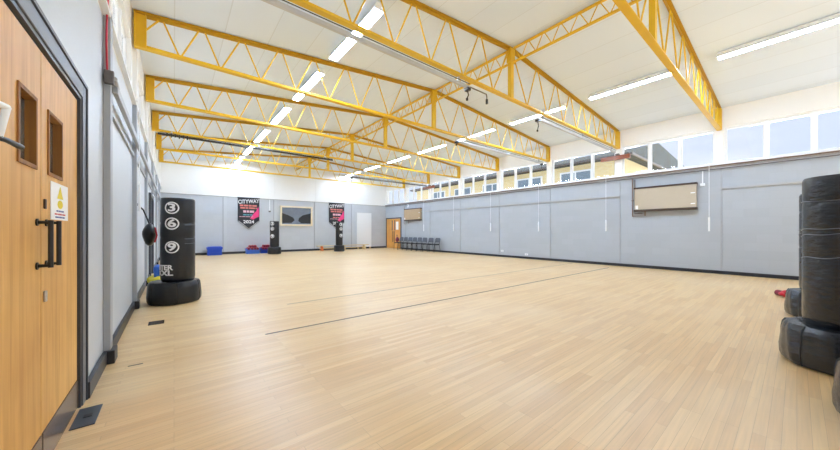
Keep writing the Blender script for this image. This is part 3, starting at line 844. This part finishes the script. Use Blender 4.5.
for (cx, xs, nm) in ((3.28, (-0.21, -0.07, 0.07, 0.21), 'light blue crate by the end wall'), (3.93, (-0.19, -0.06, 0.06, 0.19), 'dark blue crate beside the slim punch bag')):
    for k, dx in enumerate(xs):
        for lv in range(3):
            if lv == 2 and k == 3: continue
            yy = 18.38 + (0.1, -0.1, 0.0)[lv]
            dup(g0, (cx + dx*(1, 1, 0.9)[lv] + (0, 0, 0.05)[lv], yy + (0.035 if lv == 0 else -0.035), 0.2 if lv < 2 else 0.325), rz=(PI/2 if lv == 0 else -PI/2) + random.uniform(-0.12, 0.12),
                label='red boxing glove heaped in the ' + nm, group='red gloves in the ' + nm)

def make_banner(label, x, accent2):
    s = thing('hanging_banner', label, 'banner', (x, Y1 - 0.05, 3.0))
    w = 0.52
    n = 10
    pts_top = 0.0
    b = MB()
    b.prism([(-w, -0.008, 0.0), (w, -0.008, 0.0), (w, -0.008, -1.27), (0, -0.008, -1.71), (-w, -0.008, -1.27)], (0, 0.008, 0))
    b.build('cloth', M['banner_black'], s)
    MB().tube([(-w - 0.03, -0.004, 0.01), (w + 0.03, -0.004, 0.01)], 0.014, 8).build('hanging_rod', M['black'], s)
    f = -0.0085
    pl = lambda ox, oz: (lambda x_, y_, z: (x_ + ox, f - 0.0015 - z, y_ + oz))
    # pink splash at the right
    MB().prism([(0.06, f, -1.12), (0.2, f, -0.9), (0.36, f, -0.7), (0.47, f, -0.45), (0.5, f, -0.75), (0.5, f, -1.0), (0.34, f, -1.08), (0.22, f, -1.17)], (0, -0.001, 0)).build('printed_splash', M['pink'], s)
    text_obj('CITYWAY', 0.29, lambda x_, y_, z: (x_, f - 0.0015 - z, y_ - 0.2 + 0.1*x_), M['white_mark'], s, 'lettering', depth=0.0006, bold=0.004, squeeze=0.78)
    for (z, m, x0, ws, hh) in ((-0.42, 'coral', -0.42, (0.16, 0.2, 0.14, 0.22), 0.09), (-0.55, 'coral', -0.4, (0.22, 0.12, 0.3, 0.06), 0.08), (-0.74, 'pale_pink', -0.26, (0.14, 0.1, 0.22), 0.12), (-0.92, accent2, -0.26, (0.16, 0.1, 0.12), 0.06), (-1.02, 'pale_pink', -0.44, (0.1, 0.14, 0.2, 0.12), 0.03)):
        t = MB(); xx = x0
        for q in ws:
            t.box((xx, f - 0.0022, z - hh/2), (xx + q, f - 0.0012, z + hh/2)); xx += q + 0.03
        t.build('printed_line', M[m], s)
    text_obj('2024', 0.23, lambda x_, y_, z: (x_, f - 0.003 - z, y_ - 1.3), M['white_mark'], s, 'year', depth=0.0006, bold=0.005, squeeze=1.15)
    t = MB()
    t.bar((-w + 0.03, f - 0.001, -1.25), (0, f - 0.001, -1.67), 0.002, 0.022).bar((w - 0.03, f - 0.001, -1.25), (0, f - 0.001, -1.67), 0.002, 0.022)
    t.build('pale_border', M['white_mark'], s)
    return s
make_banner('pointed black banner with pink print, above the blue crates', 3.15, 'teal')
make_banner('pointed black banner with pink print, right of the framed screen', 8.17, 'coral')

s = thing('framed_screen', 'glossy screen with painted reflections in a wide cream wooden frame on the end wall', 'picture', (5.67, Y1, 2.09))
w, hh, t, dp = 0.93, 0.585, 0.1, 0.1
b = MB().box((-w, -dp, -hh), (-w + t, 0, hh)).box((w - t, -dp, -hh), (w, 0, hh)).box((-w + t, -dp, hh - t), (w - t, 0, hh)).box((-w + t, -dp, -hh), (w - t, 0, -hh + t))
b.build('wooden_frame', M['cream_wood'], s, bevel=0.01)
MB().box((-w + t, -dp + 0.04, -hh + t), (w - t, -0.01, hh - t)).build('screen', M['screen'], s)
z_ = -dp + 0.039
MB().prism([(-w + t, z_, 0.16), (-0.5, z_, 0.05), (-0.2, z_, -0.1), (-0.12, z_, -0.25), (-0.3, z_, -0.4), (-w + t, z_, -0.42)], (0, -0.003, 0)).prism([(w - t, z_, 0.2), (0.35, z_, 0.06), (0.12, z_, -0.12), (0.08, z_, -0.28), (0.25, z_, -0.42), (w - t, z_, -0.42)], (0, -0.003, 0)).build('painted_reflection', M['black'], s)  # dark reflections in the screen, painted as flat shapes

s = thing('wall_cable', 'white cable drop with small box left of the framed screen', 'cable', (4.2, Y1, 2.35))
MB().box((-0.02, -0.015, 0), (0.02, 0, 0.62)).build('conduit', M['white_gloss'], s)
MB().box((-0.05, -0.05, -0.08), (0.05, 0, 0.0)).build('junction_box', M['pipe_grey'], s, bevel=0.008)

s = thing('gym_bench', 'low pale wooden gym bench along the end wall behind the slim bag', 'bench', (8.5, 18.3, 0))
MB().box((-1.75, -0.13, 0.27), (1.75, 0.13, 0.31)).build('bench_top', M['pine'], s, bevel=0.008)
MB().box((-1.6, -0.02, 0.12), (1.6, 0.02, 0.17)).build('balance_rail', M['pine'], s)
for x in (-1.45, 0.0, 1.45):
    m = M['orange'] if x < -1 else M['pine']
    MB().prism([(x - 0.04, -0.18, 0), (x - 0.04, 0.18, 0), (x - 0.04, 0.1, 0.27), (x - 0.04, -0.1, 0.27)], (0.08, 0, 0)).build('bench_support', m, s)

s = thing('tall_panel', 'tall plain white panel standing against the end wall near the corner', 'panel', (10.15, Y1 - 0.03, 0.0))
MB().box((-0.56, -0.05, 0.12), (0.56, 0, 2.45)).build('panel_board', M['board'], s, bevel=0.012)
MB().box((-0.5, -0.05, 0.0), (-0.42, 0, 0.12)).box((0.42, -0.05, 0.0), (0.5, 0, 0.12)).build('foot', M['pine'], s)

# ------------------------------------------------------------------ right wall fittings
def make_heater(label, yc_, z0, z1, w, m, dp=0.16):
    s = thing('wall_heater', label, 'heater', (XR, yc_, z0))
    H_ = z1 - z0
    MB().box((-dp, -w/2, 0.06), (-0.0, w/2, H_ - 0.05)).build('heater_body', m, s, bevel=0.01)
    MB().box((-dp - 0.02, -w/2 - 0.02, H_ - 0.055), (0, w/2 + 0.02, H_)).build('top_trim', M['brown'], s, bevel=0.006)
    MB().box((-dp - 0.02, -w/2 - 0.02, 0), (0, w/2 + 0.02, 0.065)).build('bottom_trim', M['brown'], s, bevel=0.006)
    MB().box((-dp - 0.005, w/2 - 0.1, 0.08), (-dp, w/2 - 0.03, 0.2)).build('data_label', M['paper'], s)
    for z in (0.16, H_*0.6):
        MB().box((-dp - 0.004, -w/2 + 0.02, z), (-dp, -w/2 + 0.12, z + 0.025)).build('clip', M['white_gloss'], s)
    for k in range(1, 14):
        pass
    return s
make_heater('wide beige wall heater with dark trims under the near right windows', 2.6, 1.84, 2.63, 1.52, M['beige'])
make_heater('small tan wall heater high beside the far right door', 15.43, 1.87, 2.65, 1.64, M['tan'])
s = thing('heater_pipework', 'brown pipe loop dropping beside and under the near beige heater', 'pipe', (XR - 0.05, 3.45, 1.7))
MB().tube([(0, 0, 1.25), (0, 0, 0), (0, -0.35, 0), (0, -0.35, 0.14)], 0.018, 8).build('outer_pipe', M['pipe'], s, smooth=0.6)
MB().box((0.0, -0.03, 0.5), (0.052, 0.03, 0.53)).build('pipe_clip', M['pipe_grey'], s)
MB().tube([(0, -0.07, 1.2), (0, -0.07, 0.08), (0, -0.28, 0.08)], 0.014, 8).build('inner_pipe', M['pipe_grey'], s, smooth=0.6)
s = thing('heater_pipework', 'brown pipe stub under the small far tan heater', 'pipe', (XR - 0.05, 16.4, 1.55))
MB().box((0.0, -0.03, 0.5), (0.052, 0.03, 0.53)).build('pipe_clip', M['pipe_grey'], s)
MB().tube([(0, 0, 1.3), (0, 0, 0.12), (0, -0.5, 0.12), (0, -0.5, 0.32)], 0.018, 8).build('outer_pipe', M['pipe'], s, smooth=0.6)

def make_cord(x, y, sx, label, z0=1.2, z1=3.13, off=0.03):
    s = thing('window_cord', label, 'window cord', (x, y, z0), 0, 'window opening cords')
    MB().tube([(0, 0, 0.38), (0, 0, z1 - z0)], 0.004 if off < 0.05 else 0.006, 6).build('cord', M['white_gloss'], s)
    MB().box((-0.016, -0.018, 0), (0.016, 0.018, 0.4)).build('hand_grip', M['white_gloss'], s, bevel=0.006)
    MB().box((-0.02, -0.02, z1 - z0 - 0.04), (0.04*sx, 0.02, z1 - z0)).build('bracket', M['white_gloss'], s)
    return s
c0 = make_cord(XR - 0.11, 1.57, 1, 'white window cord hanging right of the near beige heater', off=0.06)
for y, w_ in ((4.23, 'just left of the near beige heater'), (6.78, 'second left of the beige heater'), (9.26, 'third left of the beige heater'), (11.75, 'nearest to the right end of the chair row'), (14.3, 'above the middle of the chair row')):
    dup(c0, (XR - 0.11, y, 1.2), label='white window cord on the long wall, ' + w_)
make_cord(XL + 0.1, 6.15, -1, 'white window cord hanging on the left wall before the numbered bag', z0=1.5, z1=3.17, off=0.06)
s = thing('light_switch', 'white switch box on a short conduit right of the beige heater', 'switch', (XR, 1.72, 2.55))
MB().box((-0.05, -0.05, -0.04), (0, 0.05, 0.04)).build('switch_box', M['white_gloss'], s, bevel=0.006)
MB().box((-0.025, -0.012, 0.04), (0, 0.012, 0.4)).build('conduit', M['white_gloss'], s)
for y, z, lab in ((8.65, 0.28, 'small white socket low on the long wall, farther one'), (7.4, 0.19, 'small white socket low on the long wall, nearer one')):
    s = thing('wall_socket', lab, 'socket', (XR, y, z))
    MB().box((-0.03, -0.07, -0.04), (0, 0.07, 0.04)).build('face_plate', M['white_gloss'], s, bevel=0.006)
    MB().box((-0.034, -0.03, -0.015), (-0.03, 0.03, 0.015)).build('socket_face', M['rail_grey'], s)
s = thing('alarm_box', 'small white alarm box above the far tan heater', 'alarm', (XR, 16.0, 2.86))
MB().box((-0.07, -0.07, -0.1), (0, 0.07, 0.1)).build('alarm_case', M['white_gloss'], s, bevel=0.02)
MB().box((-0.075, -0.04, -0.04), (-0.07, 0.04, 0.04)).build('alarm_grille', M['rail_grey'], s)

# chairs along the far right wall
def make_chair(label):
    root = thing('stacking_chair', label, 'chair', (11.5, 12.92, 0), 0, 'chairs along the far right wall')
    MB().box((-0.22, -0.21, 0.43), (0.2, 0.21, 0.47)).build('seat', M['chair_black'], root, bevel=0.018)
    b = MB()
    n = 9
    b.prism([(0.21, -0.21, 0.55), (0.245, -0.2, 0.76), (0.255, -0.15, 0.81), (0.255, 0.15, 0.81), (0.245, 0.2, 0.76), (0.21, 0.21, 0.55)], (0.025, 0, 0))
    b.build('backrest', M['chair_shell'], root, bevel=0.006)
    for s in (-1, 1):
        MB().tube([(-0.2, s*0.2, 0.43), (-0.23, s*0.21, 0.0)], 0.012, 8).build('leg', M['black'], root, smooth=0.9)
        MB().tube([(0.18, s*0.2, 0.43), (0.25, s*0.21, 0.0)], 0.012, 8).build('leg', M['black'], root, smooth=0.9)
        MB().tube([(0.17, s*0.19, 0.44), (0.225, s*0.19, 0.58)], 0.012, 8).build('back_upright', M['black'], root, smooth=0.9)
        MB().tube([(-0.2, s*0.2, 0.42), (0.18, s*0.2, 0.42)], 0.011, 8).build('seat_rail', M['black'], root, smooth=0.9)
    return root
ch = make_chair('grey and black stacking chair at the near, right-hand end of the row')
ys = [13.3, 13.88, 14.36, 14.84, 15.32, 15.8, 16.28]
nm = ['second from the right-hand end of the chair row', 'third from the right-hand end of the chair row', 'fourth from the right-hand end of the row', 'in the chair row, fifth from the right',
      'in the chair row, third from the door end', 'in the chair row, second from the door end', 'at the door end, under a dark red bag']
for y, w_ in zip(ys, nm):
    dup(ch, (11.5, y + 0.2, 0), label='grey and black stacking chair ' + w_)
s = thing('kit_bag', 'dark red kit bag on the chair closest to the far door', 'bag', (11.40, 16.48, 0.47))
MB().blob((0, 0, 0.17), (0.11, 0.15, 0.17), seed=4, amp=0.06).build('bag_body', M['dark_red'], s, smooth=1.5)
MB().tube([(-0.02, -0.08, 0.36), (-0.03, -0.05, 0.48), (-0.03, 0.05, 0.48), (-0.02, 0.08, 0.36)], 0.012, 8).build('bag_handle', M['black'], s, smooth=1)

# ------------------------------------------------------------------ left wall fittings
s = thing('power_box', 'grey junction box on the first left pilaster where the red cable ends', 'junction box', (XL, 3.94, 2.6))
MB().box((0.01, -0.045, -0.06), (0.075, 0.0, 0.06)).build('box_case', M['pipe_grey'], s, bevel=0.006)
MB().tube([(0.075, -0.02, 0.0), (0.075, 0.14, -0.03)], 0.022, 10).build('cable_gland', M['rail_grey'], s, smooth=0.8)
pts = [(XL + 0.03, 3.92, 2.655), (XL + 0.025, 3.92, 2.9), (XL + 0.03, 3.915, 3.2), (XL + 0.045, 3.92, 3.5), (XL + 0.03, 3.92, 4.1), (XL + 0.03, 3.92, 4.55)]
tag(MB().tube(pts, 0.0075, 8).build('power_cable', M['cable_red'], smooth=1.0), 'red cable running down the first left pilaster to a grey box', 'cable')
s = thing('hanging_bag', 'black and red drawstring bag hanging by its cord on the left wall', 'bag', (XL + 0.17, 7.05, 0.95))
MB().blob((0, 0, 0.2), (0.10, 0.12, 0.19), seed=8, amp=0.07).build('bag_body', M['vinyl'], s, smooth=1.5)
MB().tube([(0.0, -0.03, 0.38), (-0.08, 0, 0.62), (-0.165, 0, 0.72), (-0.08, 0.02, 0.62), (0, 0.05, 0.38)], 0.012, 8).build('cord', M['black'], s, smooth=1)
MB().tube([(0.07, -0.07, 0.06), (0.1, -0.07, 0.18), (0.075, -0.06, 0.32)], 0.012, 8).build('red_piping', M['red_vinyl'], s, smooth=1)
MB().tube([(-0.17, 0, 0.72), (-0.14, 0, 0.72), (-0.13, 0, 0.75)], 0.01, 8).build('wall_hook', M['black'], s, smooth=1)
s = thing('sports_bag', 'yellow and blue sports bag on the floor behind the fat numbered bag', 'bag', (XL + 0.24, 8.1, 0))
MB().blob((0, 0, 0.2), (0.15, 0.26, 0.17), seed=2, amp=0.22).build('bag_body', M['yellow_cloth'], s, smooth=1.5)
MB().blob((0.03, 0.04, 0.37), (0.09, 0.19, 0.17), seed=5, amp=0.25).build('bag_flap', M['blue_cloth'], s, smooth=1.5)
MB().tube([(0.05, -0.2, 0.25), (0.1, -0.12, 0.48), (0.1, 0.1, 0.5), (0.05, 0.2, 0.3)], 0.014, 8).build('bag_handle', M['black'], s, smooth=1)

# ------------------------------------------------------------------ floor markings and fittings
tag(MB().box((0.83, 3.885, 0.0), (11.2, 3.915, 0.0015)).build('floor_line', M['ribbon_line']), 'long dark line across the wooden floor, the nearer of two', 'floor line')
tag(MB().box((1.45, 5.27, 0.0), (11.6, 5.29, 0.0015)).build('floor_line', M['line_grey']), 'thin faint grey line across the wooden floor, the farther of two', 'floor line')
s = thing('floor_vent', 'small dark metal vent plate in the floor by the left wall', 'floor vent', (-0.18, 5.3, 0))
MB().box((-0.08, -0.1, 0), (0.08, 0.1, 0.003)).build('vent_plate', M['kick'], s)
v = MB()
for k in range(5): v.box((-0.06, -0.075 + 0.035*k, 0.003), (0.06, -0.06 + 0.035*k, 0.0045))
v.build('vent_slots', M['black'], s)
s = thing('threshold_plate', 'dark square metal plate on the floor at the near door jamb', 'floor plate', (-0.445, 2.9, 0))
MB().box((-0.05, -0.14, 0), (0.06, 0.14, 0.006)).build('plate', M['frame_dark'], s, bevel=0.002)
MB().box((-0.01, -0.02, 0.006), (0.03, 0.02, 0.009)).build('pivot_cover', M['black'], s)
tag(MB().box((-0.320, 3.740, 0), (-0.220, 3.760, 0.001)).build('floor_slot', M['black']), 'short dark slot in the boards near the left pilaster', 'floor slot')

# ------------------------------------------------------------------ outside
struct(MB().box((-60, -60, -0.6), (90, 110, -0.3)).build('ground', M['bounce_ground']))
def house(name, label, x0, x1, y0, y1, eave, ridge, wins):
    s = thing(name, label, 'house', (x0, y0, -0.3)); e = eave + 0.3; r_ = ridge + 0.3
    W, D = x1 - x0, y1 - y0
    MB().box((0, 0, 0), (W, D, e)).build('wall', M['house_brick'], s)
    o = 0.45; hx = W/2; k = min(hx, D/2 - 0.2)
    b = MB()
    vs = [b.bm.verts.new(p) for p in ((-o, -o, e - 0.12), (W + o, -o, e - 0.12), (W + o, D + o, e - 0.12), (-o, D + o, e - 0.12), (hx, 1.0, r_), (hx, D - 1.0, r_), (-o, -o, e + 0.03), (W + o, -o, e + 0.03), (W + o, D + o, e + 0.03), (-o, D + o, e + 0.03))]
    for f in ((0, 3, 2, 1), (0, 1, 7, 6), (1, 2, 8, 7), (2, 3, 9, 8), (3, 0, 6, 9), (6, 7, 4), (7, 8, 5, 4), (8, 9, 5), (9, 6, 4, 5)):
        b.bm.faces.new([vs[i] for i in f])
    b.build('roof', M['slate'], s)
    g = MB().box((-o - 0.1, -o, e - 0.1), (-o, D + o, e)).box((-o - 0.1, -o - 0.1, e - 0.1), (W + o, -o, e))
    g.build('gutter', M['pipe_grey'], s)
    for (yy, w, z0, z1) in wins:
        f = MB().box((-0.06, yy, z0), (0.02, yy + w, z1)).build('window', M['white_gloss'], s)
        q = MB()
        q.box((-0.07, yy + 0.1, z0 + 0.1), (-0.058, yy + w/2 - 0.05, z1 - 0.1)).box((-0.07, yy + w/2 + 0.05, z0 + 0.1), (-0.058, yy + w - 0.1, z1 - 0.1))
        q.build('window_glass', M['ext_glass'], f)
    MB().box((hx - 0.4, D*0.8, e + 0.8), (hx + 0.4, D*0.8 + 0.6, r_ + 0.5)).build('chimney', M['house_brick'], s)
    return s
wn = []
yy = 1.6
while yy < 15.5:
    wn += [(yy, 1.9, 3.6, 5.15), (yy, 1.9, 0.9, 2.5)]; yy += 3.1
house('brick_house', 'buff brick house with slate roof seen through the high right windows', 19.0, 41.0, 5.9, 24.0, 5.3, 8.2, wn)
def tree(label, x, y, h, r, seed):
    s = thing('leafy_tree', label, 'tree', (x, y, -0.3), 0, 'trees outside')
    rnd = random.Random(seed)
    MB().tube([(0, 0, 0), (0.1, 0, h*0.35), (0, 0.1, h*0.7)], [0.22, 0.17, 0.08], 8).build('trunk', M['bark'], s, smooth=1)
    b = MB()
    for k in range(900):
        while True:
            p = Vector((rnd.uniform(-1, 1), rnd.uniform(-1, 1), rnd.uniform(-1, 1)))
            if 0.25 < p.length < 1: break
        c_ = Vector((p.x*r, p.y*r, h*0.66 + p.z*h*0.36)); q = 0.16
        u = Vector((rnd.gauss(0, 1), rnd.gauss(0, 1), rnd.gauss(0, 1))).normalized(); v_ = u.orthogonal().normalized(); w_ = u.cross(v_)
        b.bm.faces.new([b.bm.verts.new(c_ + v_*a_*q + w_*b_*q*0.6) for a_, b_ in ((-1, 0), (0, -1), (1, 0), (0, 1))])
    b.build('foliage', M['leaf'], s)
    return s
tree('pale green tree outside the far right windows beyond the house', 24.0, 46.0, 9.0, 3.2, 1)

# ------------------------------------------------------------------ world
wd = bpy.data.worlds.new('sky'); SC.world = wd; wd.use_nodes = True
nt = wd.node_tree; N, L = nt.nodes, nt.links
bg = N['Background']
tc = N.new('ShaderNodeTexCoord'); nz = N.new('ShaderNodeTexNoise')
mp = N.new('ShaderNodeMapping'); mp.inputs['Scale'].default_value = (1, 1, 2.6)
L.new(tc.outputs['Generated'], mp.inputs['Vector']); L.new(mp.outputs['Vector'], nz.inputs['Vector'])
nz.inputs['Scale'].default_value = 2.6; nz.inputs['Detail'].default_value = 7; nz.inputs['Roughness'].default_value = 0.55
rp = N.new('ShaderNodeValToRGB')
rp.color_ramp.elements[0].position = 0.38; rp.color_ramp.elements[0].color = (0.56, 0.63, 0.78, 1)
rp.color_ramp.elements[1].position = 0.62; rp.color_ramp.elements[1].color = (0.74, 0.77, 0.84, 1)
L.new(nz.outputs['Fac'], rp.inputs[0]); L.new(rp.outputs[0], bg.inputs['Color'])
bg.inputs['Strength'].default_value = 1.0

sl = bpy.data.lights.new('sun', 'SUN'); so = bpy.data.objects.new('sun', sl); COL.objects.link(so)
sl.energy = 11.0; sl.angle = math.radians(3); sl.color = (0.94, 0.97, 1.0)
so.location = (5, -20, 30); so.rotation_euler = (math.radians(32), 0, 0)      # high sun behind the viewer, square to the back wall
# ------------------------------------------------------------------ camera
FPX = 304.5
cam = bpy.data.cameras.new('camera'); co = bpy.data.objects.new('camera', cam); COL.objects.link(co)
cam.sensor_width = 36.0; cam.lens = 36.0 * FPX / 840.0
cam.shift_y = 6.0 / 840.0
cam.clip_start = 0.05; cam.clip_end = 300
co.location = (0, 0, 1.208)
co.rotation_euler = (PI/2, 0, -math.atan(246.0 / FPX))
SC.camera = co

SC.view_settings.view_transform = 'Standard'
SC.view_settings.look = 'None'
SC.view_settings.gamma = 1.0
SC.view_settings.use_curve_mapping = False
SC.view_settings.exposure = 0.54
SC.cycles.max_bounces = 10
SC.cycles.diffuse_bounces = 8
SC.cycles.transparent_max_bounces = 12
SC.cycles.use_denoising = True
SC.cycles.sample_clamp_indirect = 6.0
